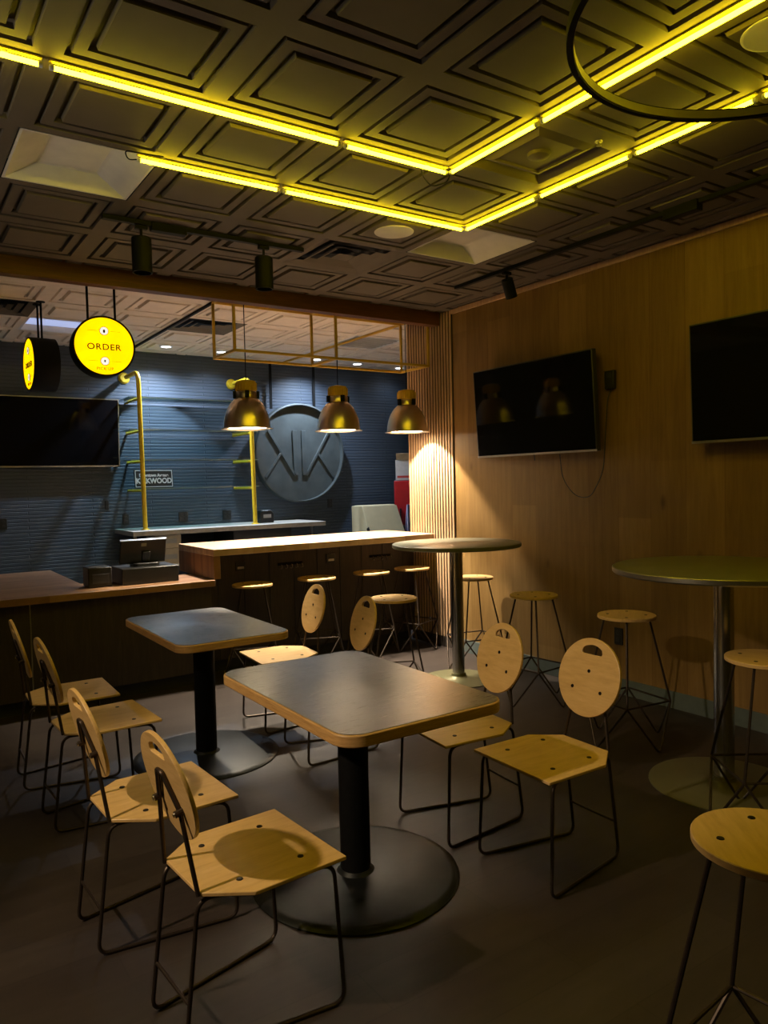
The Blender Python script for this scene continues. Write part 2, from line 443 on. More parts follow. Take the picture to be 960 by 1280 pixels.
def vent_square(x0, y0, label, s=T, mat=None, z=CEIL, group=None):
    t = thing('ceiling_vent', label, 'air vent', (x0, y0, z), 0, group)
    MB().box(-s / 2, s / 2, -s / 2, s / 2, .03, .04).build('backing', M['black_metal'], t, 0, 0)
    mb = MB(); h = s / 2
    # nested square louvres sloping inwards
    for a, b in ((h, .235), (.205, .165), (.135, .095), (.065, .0)):
        za, zb = 0, (.016 if b else .0)
        vs = [(sx * q, sy * q, zz) for q, zz in ((a, za), (max(b, .001), zb)) for sx, sy in ((-1, -1), (1, -1), (1, 1), (-1, 1))]
        mb.add(vs, [(k, (k + 1) % 4, 4 + (k + 1) % 4, 4 + k) for k in range(4)])
    mb.build('louvre', mat or M['ceiling'], t, 0, 0)
    return t
vent_square(gx(0) + T / 2, gy(2) + T / 2, 'square black slotted ceiling vent between the left track and the round ceiling speaker', group='square ceiling vents')
vent_square(gx(0) + T / 2, gy(6) + T / 2 + KOFF, 'square slotted vent in the kitchen ceiling, left of the hanging yellow frame', group='square ceiling vents')
vent_square(gx(-3) + T / 2, gy(6) + T / 2 + KOFF, 'square slotted vent in the kitchen ceiling at the left edge, beside the edge-on round sign', group='square ceiling vents')
# cone diffuser with dome
t = thing('ceiling_diffuser', 'square recessed ceiling air diffuser with a small dome, between the yellow tubes', 'air diffuser', (gx(0) + T / 2, gy(-1) + T / 2, CEIL))
h = T / 2; lv = [(h, 0), (.235, 0), (.20, .03), (.15, .012), (.145, .022)]
vs = [(sx * q, sy * q, z) for q, z in lv for sx, sy in ((-1, -1), (1, -1), (1, 1), (-1, 1))]
MB().add(vs, [(4 * a + k, 4 * a + (k + 1) % 4, 4 * a + 4 + (k + 1) % 4, 4 * a + 4 + k) for a in range(4) for k in range(4)] + [(16, 17, 18, 19)]).build('plate', M['ceiling'], t, 0, 0)
MB().lathe([(0, -.006), (.03, -.004), (.052, .006), (.055, .022)], n=28).build('dome', M['ceiling'], t)
for x, y, lb in ((gx(0) + T / 2, gy(1) + T / 2, 'round flush ceiling speaker between the yellow corner and the square black vent'), (2.66, 1.44, 'round flush ceiling speaker at the right edge above the dark ring')):
    t = thing('ceiling_speaker', lb, 'speaker', (x, y, CEIL), 0, 'round ceiling speakers')
    MB().lathe([(0, -.008), (.112, -.006), (.113, -.003)], n=40).build('grille', M['white'], t)
    MB().lathe([(.1125, .0), (.1125, -.0065), (.121, -.005), (.123, .0)], n=40, close=True).build('rim', M['white'], t)
t = thing('sprinkler', 'small ceiling sprinkler beside the square air diffuser', 'sprinkler', (2.80, 2.345, CEIL))
MB().lathe([(.018, 0), (.017, -.003), (.006, -.004), (.006, -.018), (.011, -.019), (.011, -.021), (0, -.021)], n=16).build('head', M['silver'], t)

# yellow LED tubes
ZT = CEIL - .030
def led(a, b, label, tail=None):
    a = Vector((*a, ZT)); b = Vector((*b, ZT)); c = (a + b) / 2; d = (b - a).normalized(); L_ = (b - a).length
    ang = math.atan2(d.y, d.x)
    t = thing('light_tube', label, 'light tube', c, ang, 'yellow ceiling light tubes')
    hl = L_ / 2 - .012
    MB().tube([(-hl + .012, 0, 0), (hl - .012, 0, 0)], .0085, 12).build('tube', M['led'], t)
    for s_ in (-1, 1):
        MB().tube([(s_ * (hl - .014), 0, 0), (s_ * hl, 0, 0)], .0105, 12).build('end_cap', M['white_metal'], t)
    mb = MB().box(-hl, hl, -.009, .009, .020, .026)
    mb.build('channel', M['led_housing'], t)
    for q in (-hl + .12, hl - .12): MB().box(q - .01, q + .01, -.004, .004, .010, .030).build('clip', M['white_metal'], t)
    if tail: MB().tube([Vector(q) for q in tail], .003, 6, .03).build('power_cord', M['black_metal'], t)
led((gx(-5), gy(0)), (gx(-3), gy(0)), 'yellow tube at the left end of the outer line over the left edge')
led((gx(-3), gy(0)), (gx(-1), gy(0)), 'long yellow tube in the middle of the outer line, left of the centre gap')
led((gx(-1), gy(0)), (gx(0), gy(0)), 'short yellow tube of the outer line ending at the outer corner')
led((gx(0), gy(0)), (gx(0), gy(-1)), 'short yellow tube running right from the outer corner', [(-.295, 0, 0), (-.33, .01, -.03), (-.38, -.05, -.05), (-.36, -.12, -.02), (-.33, -.16, .02)])
led((gx(0), gy(-1)), (gx(0), gy(-3)), 'long yellow tube crossing behind the dark ring to the top right')
led((gx(-2) - .13, gy(1)), (gx(-1), gy(1)), 'yellow tube of the inner line starting beside the large white coffer', [(-.36, 0, 0), (-.40, .0, -.01), (-.42, -.02, .02), (-.38, -.05, .01), (-.25, -.045, .02)])
led((gx(-1), gy(1)), (gx(1), gy(1)), 'long yellow tube of the inner line ending at the inner corner')
led((gx(1), gy(1)), (gx(1), gy(0)), 'short yellow tube running right from the inner corner')
led((gx(1), gy(0)), (gx(1), gy(-1)), 'yellow tube right of the square air diffuser, second from inner corner')
led((gx(1), gy(-1)), (gx(1), gy(-2)), 'yellow tube crossed by the lower edge of the dark ring')
led((gx(1), gy(-2)), (gx(1), gy(-7)), 'yellow tube at the far right edge of the ceiling below the ring')
led((gx(0), gy(-3)), (gx(0), gy(-8)), 'yellow tube continuing beyond the top right edge of the ceiling')

# ring lamp
RZ, RC, RR = 2.62, (1.797, .912), .517
t = thing('ring_lamp', 'large thin dark ring lamp hanging under the yellow tubes at top right', 'ring lamp', (RC[0], RC[1], RZ))
MB().lathe([(RR + .012, -.014), (RR + .012, .016), (RR - .004, .016), (RR - .004, .012), (RR + .004, .012), (RR + .004, -.010), (RR - .004, -.010), (RR - .004, -.014)], n=96, close=True).build('ring', M['black_metal'], t)
MB().lathe([(RR - .006, -.010), (RR - .006, .012), (RR + .004, .012), (RR + .004, -.010)], n=96, close=True).build('diffuser', M['diffuser_off'], t)
for a in (200, 275, 330):
    a = math.radians(a); MB().tube([(RR * math.cos(a), RR * math.sin(a), .016), (.05 * math.cos(a), .05 * math.sin(a), CEIL - RZ)], .0012, 6).build('cable', M['black_metal'], t)
MB().lathe([(0, CEIL - RZ - .03), (.07, CEIL - RZ - .03), (.07, CEIL - RZ)], n=24).build('canopy', M['black_metal'], t)

# track lighting
def track(a, b, label):
    a = Vector(a); b = Vector(b); c = (a + b) / 2; ang = math.atan2(b.y - a.y, b.x - a.x); L_ = (b - a).length
    t = thing('lighting_track', label, 'lighting track', c, ang, 'black lighting tracks')
    MB().box(-L_ / 2, L_ / 2, -.017, .017, -.012, .014).build('rail', M['black_metal'], t, .002)
    return t
ta = track((1.10, 4.40, CEIL - .016), (2.36, 4.40, CEIL - .016), 'short black lighting track before the wooden beam, carrying two cylinder spotlights')
MB().box(-.36, -.15, -.025, .025, -.035, .014).build('feed_box', M['black_metal'], ta, .004)
tb = track((3.855, .6, CEIL - .016), (3.855, 4.66, CEIL - .016), 'long black lighting track along the wood wall, carrying one tilted spotlight')
MB().box(-.10, .12, -.03, .03, -.045, .014).build('feed_box', M['black_metal'], tb, .004)
def spot(x, y, label, tilt=None, r=.056, L_=.20, drop=.07):
    t = thing('track_spotlight', label, 'spotlight', (x, y, CEIL - .03), 0, 'black cylinder track spotlights')
    MB().box(-.035, .035, -.015, .015, -.022, 0).build('adapter', M['black_metal'], t, .003)
    MB().tube([(0, 0, -.02), (0, 0, -drop - .01)], .008, 8).build('stem', M['black_metal'], t)
    m = Matrix.Translation((0, 0, -drop)) @ (tilt or Matrix.Identity(4))
    MB().lathe([(0, 0), (r - .006, 0), (r, -.006), (r, -L_), (r - .006, -L_), (r - .006, -L_ + .03)], n=32, mat=m).build('housing', M['black_metal'], t)
    MB().lathe([(0, -L_ + .03), (r - .006, -L_ + .03)], n=32, mat=m).build('lens', M['grey_plastic'], t)
spot(1.315, 4.40, 'larger upright cylinder spotlight at the left end of the short track')
spot(2.08, 4.40, 'upright cylinder spotlight at the right end of the short track')
tl = Matrix.Rotation(math.radians(-28), 4, 'Y') @ Matrix.Rotation(math.radians(8), 4, 'X')
spot(3.855, 4.08, 'single tilted cylinder spotlight on the long track aimed at the wood wall', tl, .043, .14, .05)

# ------------------------------------------------------------------ beam area: signs, frame, pendants
def round_sign(loc, rot, label, depth, rods, r=.205):
    """face looks along local -Y"""
    t = thing('round_sign', label, 'sign', loc, rot, 'round lit order signs')
    m = Matrix.Rotation(-PI / 2, 4, 'X')           # local z -> +Y
    MB().lathe([(r - .002, .012), (r - .001, 0), (r + .010, 0), (r + .012, .004), (r + .012, depth), (.01, depth), (.01, .012)], n=64, mat=m, close=True).build('drum', M['black_metal'], t)
    face = MB().lathe([(0, .006), (r, .006)], n=64, mat=m).build('sign_face', M['sign_face'], t)
    fm = lambda x, z, y=.0045: frame_to((x, y, z), (1, 0, 0), (0, -1, 0))
    link_mesh(text_mesh('ORDER', .062, .0015, 'lettering', M['print_dark'], 1.12, 1.08, .0006), 'lettering', face, fm(-.002, -.008))
    link_mesh(text_mesh('PICK UP', .030, .0012, 'lettering', M['print_orange'], 1.1), 'lettering', face, fm(0, -.163))
    for z in (.108, -.108):
        b = MB().lathe([(0, .001), (.028, .001), (.028, .006)], n=32, mat=Matrix.Translation((0, 0, z)) @ m).build('badge', M['sign_white'], face)
        MB().lathe([(.028, .0015), (.031, .0015), (.031, .006), (.028, .006)], n=32, mat=Matrix.Translation((0, 0, z)) @ m, close=True).build('badge_ring', M['print_dark'], face)
        ic = [(0, .014), (.008, .004), (.007, -.012), (0, -.015), (-.007, -.012), (-.008, .004)] if z > 0 else [(-.007, .005), (0, .010), (.007, .005), (.004, -.008), (-.004, -.008)]
        MB().prism(ic, 0, .002, fm(0, z, .001)).build('badge_icon', M['print_dark'] if z > 0 else M['print_grey'], face)
        mb = MB()
        for s_ in (-1, 1): mb.box(min(s_ * .045, s_ * .115), max(s_ * .045, s_ * .115), .004, .006, z - .001, z + .001)
        mb.build('rule_line', M['print_orange'], face)
    for x in rods:
        zt = CEIL - loc[2]; d = depth / 2
        MB().tube([(x, d, math.sqrt((r + .012) ** 2 - x * x) - .004), (x, d, zt)], .0085, 8).build('hanger_rod', M['black_metal'], t)
        MB().lathe([(.035, zt - .006), (.035, zt)], c=(x, d, 0), n=20).build('ceiling_plate', M['black_metal'], t)
    return t
round_sign((1.40, 5.66, 2.583), math.radians(-3), 'large round yellow lit sign reading ORDER, hanging below the wooden beam', .15, (-.095, .095))
round_sign((1.06, 6.75, 2.585), math.radians(-87), 'round yellow lit sign seen almost edge-on above the left television', .20, (-.06, .06))

FX0, FX1, FY0, FY1, FZ0, FZ1 = 2.375, 4.285, 5.60, 6.03, 2.62, 3.08
t = thing('hanging_frame', 'open yellow metal box frame hanging behind the beam around the pendant cords', 'frame', ((FX0 + FX1) / 2, (FY0 + FY1) / 2, FZ0))
cx, cy = (FX0 + FX1) / 2, (FY0 + FY1) / 2
def bar(name, a, b, m=None, q=.0105):
    a = Vector(a) - Vector((cx, cy, FZ0)); b = Vector(b) - Vector((cx, cy, FZ0))
    lo = [min(a[k], b[k]) - q for k in range(3)]; hi = [max(a[k], b[k]) + q for k in range(3)]
    MB().box(lo[0], hi[0], lo[1], hi[1], lo[2], hi[2]).build(name, m or M['yellow_dark'], t, .002)
for z in (FZ0, FZ1):
    for y in (FY0, FY1): bar('rail', (FX0, y, z), (FX1, y, z))
    for x in (FX0, FX1, 3.30): bar('crossbar', (x, FY0 + .021, z), (x, FY1 - .021, z))
for x in (FX0, FX1, 3.30):
    for y in (FY0, FY1): bar('upright', (x, y, FZ0 + .021), (x, y, FZ1 - .021))
bar('ceiling_rail', (FX0, FY1 + .022, FZ1 - .002), (FX0, 8.6, FZ1 - .002), M['black_metal'])
bar('ceiling_rail', (FX1, FY1 + .022, FZ1 - .002), (FX1, 8.6, FZ1 - .002))

def pendant():
    t = thing('pendant_lamp', 'x', 'pendant lamp', (0, 0, 0), 0, 'dome pendant lamps over the bar')
    ext = [(.206, .0), (.205, .004), (.188, .009), (.185, .020), (.182, .06), (.172, .11), (.160, .145), (.146, .175), (.128, .204), (.108, .227), (.090, .243), (.080, .248)]
    dome = ext + [(q - .004, z - .003) for q, z in ext[::-1][:-2]] + [(.190, .0)]
    MB().lathe(dome, n=64, close=True).build('lamp_shade', M['lampshade'], t, 0, 50)
    inn = [(q - .0055, z - .004) for q, z in ext[3:]]
    MB().lathe(inn + [(q - .0015, z - .001) for q, z in inn[::-1]], n=64, close=True).build('inner_reflector', M['lamp_inner'], t, 0, 50)
    MB().lathe([(.080, .245), (.084, .250), (.084, .292), (.080, .298), (0, .298)], n=40).build('collar', M['lampshade'], t)
    cap = MB(); cap.lathe([(.076, .298), (.082, .306), (.082, .365), (.074, .382), (.03, .392), (0, .392)], n=40)
    for k in range(24):
        a = 2 * PI * k / 24; cap.tube([(.083 * math.cos(a), .083 * math.sin(a), .306), (.083 * math.cos(a), .083 * math.sin(a), .366)], .004, 6)
    cap.build('socket_cap', M['yellow_dark'], t)
    for k in range(4):
        a = PI / 4 + k * PI / 2 + .45; m = Matrix.Rotation(a, 4, 'Z')
        MB().box(.082, .104, -.016, .016, .246, .302, m).build('clamp', M['black_metal'], t, .003)
    MB().tube([(0, 0, .39), (0, 0, CEIL - 2.005)], .004, 8).build('cord', M['black_metal'], t)
    MB().lathe([(.06, CEIL - 2.005 - .02), (.06, CEIL - 2.005)], n=24).build('canopy', M['black_metal'], t)
    MB().lathe([(0, .222), (.012, .224), (.016, .230), (.012, .238), (.012, .245)], n=20).build('bulb', M['bulb'], t)
    return t
PEND = [(2.483, 5.65), (3.335, 5.65), (4.065, 5.65)]
plab = ['dome pendant lamp nearest the ORDER sign, leftmost over the bar', 'dome pendant lamp over the middle of the bar, before the round logo disc', 'dome pendant lamp beside the wooden slats, rightmost over the bar']
p0 = pendant()
for k, (x, y) in enumerate(PEND):
    o = p0 if k == 0 else dup(p0, (0, 0, 0), 0, plab[k])
    o.location = (x, y, 2.005); o.rotation_euler.z = k * .25; o['label'] = plab[k]
    lamp('pendant_light', 'POINT', (x, y, 2.005 + .212), 340, WARM, shadow_soft_size=.02)

# ------------------------------------------------------------------ bar and counters
t = thing('bar_worktop', 'raised butcher block bar top with a downturned left end', 'bar top', (3.24, 6.03, 0))
MB().box(-1.09, 1.085, -.42, .40, 1.005, 1.06).build('top', M['butcher'], t, .004)
MB().box(-1.09, -1.035, -.42, .40, .825, 1.005).build('end_panel', M['butcher_shaded'], t, .003)
t = thing('bar_cabinet', 'dark wood bar front under the raised butcher block top', 'bar cabinet', (3.24, 6.2, 0))
MB().box(-1.03, 1.085, -.25, .2, .10, 1.0).build('panel', M['bar_front'], t, .003)
MB().box(-1.0, 1.07, -.20, .2, 0, .10).build('toe_kick', M['dark_cabinet'], t)
mb = MB()
for k in range(9): mb.box(-.93 + k * .235, -.924 + k * .235, -.255, -.25, .10, 1.0)
mb.build('seam_strip', M['dark_cabinet'], t)
for x in (2.512, 3.39):
    o = thing('power_outlet', 'black socket under the bar top, ' + ('left one near the downturned end' if x < 3 else 'right one near the middle of the bar'), 'socket', (x, 5.95, .87), 0, 'black sockets under the bar')
    MB().box(-.045, .045, -.012, -.0005, -.035, .045).build('plate', M['black_plastic'], o, .003)
    MB().box(-.03, .03, -.016, -.012, -.02, .0).build('cover', M['silver'], o, .002)
for x, lb in ((2.98, 'left cluster of small bag hooks under the bar top'), (3.93, 'right cluster of small bag hooks under the bar top')):
    o = thing('bag_hooks', lb, 'hooks', (x, 5.95, .86), 0, 'bag hooks under the bar')
    MB().box(-.12, .12, -.008, -.0005, -.012, .012).build('rail', M['black_metal'], o, .002)
    for k in range(5):
        q = -.1 + k * .05
        MB().tube([(q, -.008, 0), (q, -.045, -.005), (q, -.05, -.035), (q, -.03, -.05), (q, -.02, -.035)], .004, 6, .015).build('hook', M['chrome'], o)

t = thing('service_worktop', 'lower butcher block order counter wrapping left from the bar', 'counter top', (1.2, 5.9, 0))
MB().prism([(-4.0, -.32), (.948, -.32), (.948, .22), (.07, .22), (.07, 1.46), (-4.0, 1.46)], .775, .825).build('top', M['butcher_shaded'], t, .004)
t = thing('service_cabinet', 'black panelled front below the lower order counter', 'counter cabinet', (1.2, 5.9, 0))
MB().prism([(-3.98, -.24), (.94, -.24), (.94, .20), (.05, .20), (.05, 1.44), (-3.98, 1.44)], .10, .774).build('panel', M['bar_front'], t, .003)
MB().prism([(-3.98, -.18), (.92, -.18), (.92, .18), (.03, .18), (.03, 1.42), (-3.98, 1.42)], 0, .10).build('toe_kick', M['dark_cabinet'], t)
MB().box(-.369, -.361, -.246, -.24, .02, .774).build('joint_strip', M['silver'], t)

# POS
t = thing('cash_register', 'black touch-screen till on its cash drawer, seen from behind, on the order counter', 'till', (1.70, 5.90, .825))
MB().box(-.215, .215, -.16, .16, .002, .125).build('cash_drawer', M['black_plastic'], t, .006)
MB().prism(arc_rect(.10, .075, .03), .125, .15).build('stand_base', M['black_plastic'], t, .004)
m = Matrix.Translation((0, -.01, .15)) @ Matrix.Rotation(math.radians(25), 4, 'X')
MB().box(-.03, .03, -.012, .012, -.01, .10, m).build('neck', M['black_plastic'], t, .004)
m = Matrix.Translation((-.02, -.005, .15)) @ Matrix.Rotation(math.radians(18), 4, 'X')
s_ = MB().box(-.175, .175, -.012, .014, .0, .19, m).build('display', M['black_plastic'], t, .006)
MB().box(-.17, .17, .014, .016, .006, .184, m).build('screen', M['screen'], s_)
MB().box(-.176, .176, -.013, .015, .188, .192, m).build('top_edge', M['silver'], s_)
MB().box(-.02, .02, -.016, -.012, .14, .165, m).build('emblem', M['grey_plastic'], s_)
t = thing('receipt_printer', 'small black box-shaped receipt printer beside the till', 'printer', (1.335, 5.86, .825))
MB().box(-.085, .085, -.09, .09, .002, .15).build('body', M['black_plastic'], t, .008)
MB().box(-.06, .06, -.092, -.088, .03, .10).build('front_cover', M['bezel'], t, .004)
MB().box(-.06, .06, -.03, -.02, .150, .152).build('paper_slot', M['grey_plastic'], t)

# ------------------------------------------------------------------ kitchen
BX0, BX1, BY0, BZ = 2.17, 4.45, 7.90, 1.10
t = thing('back_counter', 'pale stone back shelf counter along the slate wall holding the yellow poles', 'counter', (3.3, 8.27, 0))
MB().box(BX0 - 3.3, BX1 - 3.3, BY0 - 8.27, .375, BZ - .05, BZ).build('top', M['steel_counter'], t, .004)
MB().box(.02, .75, -.25, .375, .02, BZ - .051).build('cupboard', M['dark_cabinet'], t, .003)
MB().box(-1.10, .02, -.30, .375, .70, .73).build('lower_shelf', M['white_metal'], t, .003)
for x in (-1.10, .98): MB().box(x - .015, x + .015, -.33, -.30, 0, BZ - .05).build('leg', M['silver'], t)
for k, (x, z, d) in enumerate(((2.56, .7305, .34), (2.56, .9005, .32))):
    o = thing('cardboard_box', ['lower of two tan cartons stacked under the back counter', 'upper of two tan cartons stacked under the back counter'][k], 'box', (x, 8.15, z), 0, 'cartons under the back counter')
    MB().box(-.14, .14, -.17, d - .17, 0, .168 if k == 0 else .14).build('carton', M['carton'], o, .004)
    MB().box(-.05, .09, -.1715, -.1705, .05, .10).build('print', M['print_grey'], o)

def shelf_pole(x, label):
    y = 8.10
    t = thing('shelf_pole', label, 'shelf pole', (x, y, BZ), 0, 'yellow hooked shelf poles')
    top = 2.78 - BZ
    MB().tube([(0, 0, .012), (-.02, 0, top), (-.02, .46, top)], .024, 14, .12, seg=10).build('pipe', M['yellow'], t)
    MB().lathe([(.045, 0), (.045, .006), (.03, .014), (.026, .014)], n=24).build('floor_flange', M['yellow'], t)
    m = Matrix.Translation((-.02, YB - y - .003, top)) @ Matrix.Rotation(PI / 2, 4, 'X')
    MB().lathe([(.062, 0), (.062, .012), (.045, .03), (.028, .03)], n=28, mat=m).build('wall_flange', M['yellow'], t)
    for z in (2.50, 2.155, 1.83, 1.52):
        zz = z - BZ
        MB().tube([(-.015, .02, zz), (-.015, YB - y - .004, zz)], .013, 10).build('bracket_arm', M['yellow'], t)
    return t
shelf_pole(2.355, 'yellow hooked pipe left of the glass shelves, standing on the back counter')
shelf_pole(3.625, 'yellow hooked pipe right of the glass shelves, behind the first pendant')
for z, lb in ((2.50, 'topmost of four glass shelves on the slate wall'), (2.155, 'second glass shelf from the top on the slate wall'), (1.83, 'third glass shelf from the top on the slate wall'), (1.52, 'lowest glass shelf, holding the small street sign')):
    gs = tag(MB().box(2.25, 3.72, 8.172, 8.62, z + .0135, z + .0255).build('glass_shelf', M['glass'], None, .002, 0), lb, 'glass shelf', 'glass shelves between the yellow poles')
    MB().box(2.25, 3.72, 8.167, 8.172, z + .0135, z + .0255).build('front_edge', M['glass_edge'], gs, 0, 0)
t = thing('street_sign', 'small dark sign reading KIRKWOOD leaning on the lowest glass shelf', 'sign', (2.53, 8.30, 1.547))
m = Matrix.Rotation(math.radians(-6), 4, 'X')
pl = MB().box(-.215, .215, 0, .008, 0, .205, m).build('plate', M['bezel'], t, .003)
mb = MB()
for x0, x1, z0, z1 in ((-.205, .205, .188, .196), (-.205, .205, .010, .018), (-.205, -.197, .018, .188), (.197, .205, .018, .188)): mb.box(x0, x1, -.002, -.0002, z0, z1, m)
mb.build('border', M['white_metal'], pl)
link_mesh(text_mesh('KIRKWOOD', .078, .001, 'lettering', M['white_metal'], 1.0, .90, .0028), 'lettering', pl, m @ frame_to((0, -.001, .077), (1, 0, 0), (0, -1, 0)))
link_mesh(text_mesh('Downtown Avenue', .046, .001, 'lettering', M['white_metal'], 1.0, .88, .0018), 'lettering', pl, m @ frame_to((0, -.001, .140), (1, 0, 0), (0, -1, 0)))

# logo disc
t = thing('logo_disc', 'big dark steel disc with raised mirrored K I I K emblem on the slate wall', 'logo disc', (4.48, YB - .004, 1.945))
m = Matrix.Rotation(PI / 2, 4, 'X')
MB().lathe([(.625, 0), (.625, .115), (.618, .118), (.606, .118), (.604, .055), (0, .055)], n=80, mat=m).build('disc', M['logo'], t)
def stroke(p, q, wd, name='emblem_stroke'):
    p = Vector((p[0] * .6, 0, p[1] * .6)); q = Vector((q[0] * .6, 0, q[1] * .6)); d = q - p; L_ = d.length
    mm = frame_to((p + q) / 2 + Vector((0, -.066, 0)), d, (0, -1, 0))
    MB().box(-L_ / 2, L_ / 2, -wd / 2, wd / 2, -.0105, .010, mm).build(name, M['logo'], t, .003)
stroke((-.115, .48), (-.095, -.47), .062); stroke((.095, .48), (.105, -.47), .062)
stroke((-.72, .47), (-.12, -.47), .030); stroke((-.44, .0), (-.80, -.50), .030)
stroke((.72, .47), (.14, -.47), .030); stroke((.44, .0), (.80, -.50), .030)
for x in (-.375, .235):
    MB().box(x - .018, x + .018, -.055, -.045, .55, CEIL - 1.945).build('hanging_strap', M['black_metal'], t, .002)

def outlet(x, z, lb, wd=.11, hh=.115, y=YB):
    o = thing('wall_outlet', lb, 'socket', (x, y, z), 0, 'black sockets on the slate wall')
    MB().box(-wd / 2, wd / 2, -.008, -.0005, -hh / 2, hh / 2).build('plate', M['black_plastic'], o, .003)
    n = 2 if wd > .09 else 1
    for k in range(n):
        q = (k - (n - 1) / 2) * .052
        for zz in (-.022, .022): MB().box(q - .015, q + .015, -.011, -.008, zz - .013, zz + .013).build('receptacle', M['bezel'], o, .002)
outlet(2.96, 1.20, 'double black socket on the slate wall right of the left yellow pole')
outlet(3.50, 1.20, 'double black socket on the slate wall left of the right yellow pole')
outlet(4.94, 1.29, 'single black socket on the slate wall below right of the logo disc', .07)
outlet(2.30, 1.20, 'single black socket on the slate wall left of the left yellow pole', .07)
outlet(1.06, 1.21, 'single black socket on the slate wall at the left edge', .07)
outlet(2.10, 1.37, 'small black switch on the slate wall under the left television', .045, .10)

t = thing('countertop_appliance', 'small black rounded appliance on the back counter beside the right yellow pole', 'appliance', (3.83, 8.30, BZ))
MB().prism([(-.09, 0), (.09, 0), (.09, .11), (.05, .15), (-.07, .15), (-.09, .12)], -.09, .09, Matrix(((1, 0, 0, 0), (0, 0, -1, 0), (0, 1, 0, .002), (0, 0, 0, 1)))).build('body', M['black_plastic'], t, .01)
MB().box(-.05, .05, -.094, -.09, .06, .10).build('display', M['grey_plastic'], t, .002)

t = thing('beverage_cooler', 'tall red drinks cooler at the right end of the slate wall', 'cooler', (6.115, 8.20, 0), math.radians(-35))
MB().box(-.37, .37, -.22, .24, .06, 1.57).build('body', M['black_plastic'], t, .006)
MB().box(-.365, .37, -.235, -.22, .08, 1.565).build('door', M['red'], t, .006)
MB().box(-.30, -.28, -.27, -.236, .7, 1.2).build('handle', M['black_plastic'], t, .004)
for sx in (-.3, .3):
    for sy in (-.15, .18): MB().lathe([(.025, 0), (.025, .06)], c=(sx, sy, 0), n=12).build('foot', M['black_plastic'], t)
t = thing('white_carton', 'open white printed carton on top of the red cooler', 'box', (5.99, 8.20, 1.572), math.radians(-35))
MB().box(-.24, .1, -.14, .14, 0, .27).build('carton', M['carton_white'], t, .004)
MB().box(-.22, -.05, -.1415, -.1405, .03, .06).box(.02, .08, -.1415, -.1405, .18, .22).build('print', M['print_red'], t)
m = Matrix.Translation((-.07, -.14, .27)) @ Matrix.Rotation(math.radians(35), 4, 'X')
MB().box(-.16, .16, 0, .004, 0, .10, m).build('flap', M['carton'], t)
t = thing('white_carton', 'smaller pale carton behind the open one on the red cooler', 'box', (6.28, 8.10, 1.572), math.radians(-35))
MB().box(-.1, .12, -.12, .12, 0, .38).build('carton', M['carton'], t, .004)
t = thing('ingredient_bin', 'cream coloured bin with sloping lid and black latches behind the bar', 'bin', (5.27, 7.95, 0))
mt = Matrix(((0, 0, 1, 0), (1, 0, 0, 0), (0, 1, 0, 0), (0, 0, 0, 1)))
MB().prism([(-.20, .05), (.28, .05), (.28, 1.255), (.16, 1.265), (.03, 1.265), (-.20, .82)], -.255, .255, mt).build('body', M['cream'], t, .012)
m = Matrix.Translation((0, -.085, 1.0425)) @ Matrix.Rotation(math.radians(-27.3), 4, 'X')
MB().box(-.265, .265, -.014, -.002, -.24, .235, m).build('lid', M['cream'], t, .006)
for x in (-.272, .262): MB().box(x, x + .012, -.03, .02, -.11, -.06, m).build('latch', M['black_plastic'], t, .003)
mb = MB()
for sx in (-.2, .2):
    for sy in (-.14, .22): mb.lathe([(.03, 0), (.03, .05)], c=(sx, sy, 0), n=12)
mb.build('castor', M['black_plastic'], t)
t = thing('folded_card', 'pale lavender tapered floor sign standing before the red cooler', 'floor sign', (5.67, 7.86, 0))
for s_ in (-1, 1):
    m = Matrix.Translation((0, s_ * .10, 0)) @ Matrix.Rotation(math.radians(s_ * 4.5), 4, 'X')
    MB().prism([(-.10, 0), (.10, 0), (.045, 1.26), (-.045, 1.26)], -.006, .006, m @ Matrix.Rotation(PI / 2, 4, 'X')).build('panel', M['lavender'], t, .003)

# kitchen ceiling lights
t = thing('ceiling_light', 'bluish lit square ceiling panel between the two round signs', 'ceiling light', (gx(-2) + T / 2, gy(7) + T / 2 + KOFF, CEIL))
h = T / 2
MB().add([(sx * q, sy * q, z) for q, z in ((h, 0), (h - .02, 0), (h - .06, .05)) for sx, sy in ((-1, -1), (1, -1), (1, 1), (-1, 1))], [(4 * a + k, 4 * a + (k + 1) % 4, 4 * a + 4 + (k + 1) % 4, 4 * a + 4 + k) for a in range(2) for k in range(4)]).build('frame', M['white_metal'], t, 0, 0)
MB().box(-h + .05, h - .05, -h + .05, h - .05, .05, .056).build('panel', M['panel_light'], t)
t = thing('ceiling_vent', 'white linear slatted ceiling vent behind the yellow frame near the slats', 'air vent', (gx(3) + T / 2, gy(6) + T / 2 + KOFF, CEIL))
MB().box(-h, h, -h, h, .03, .04).build('backing', M['ceiling'], t)
mb = MB()
for k in range(8): mb.box(-h + .02, h - .02, -h + .04 + k * .07, -h + .055 + k * .07, -.002, .02)
mb.build('slat', M['white_metal'], t)
MB().box(-h, h, -h, -h + .02, -.002, .03).box(-h, h, h - .02, h, -.002, .03).box(-h, -h + .02, -h, h, -.002, .03).box(h - .02, h, -h, h, -.002, .03).build('frame', M['white_metal'], t)
DL = [(2.67, 8.17, 350), (3.325, 8.22, 60), (4.56, 8.22, 230), (5.20, 8.30, 8), (5.90, 8.35, 8)]
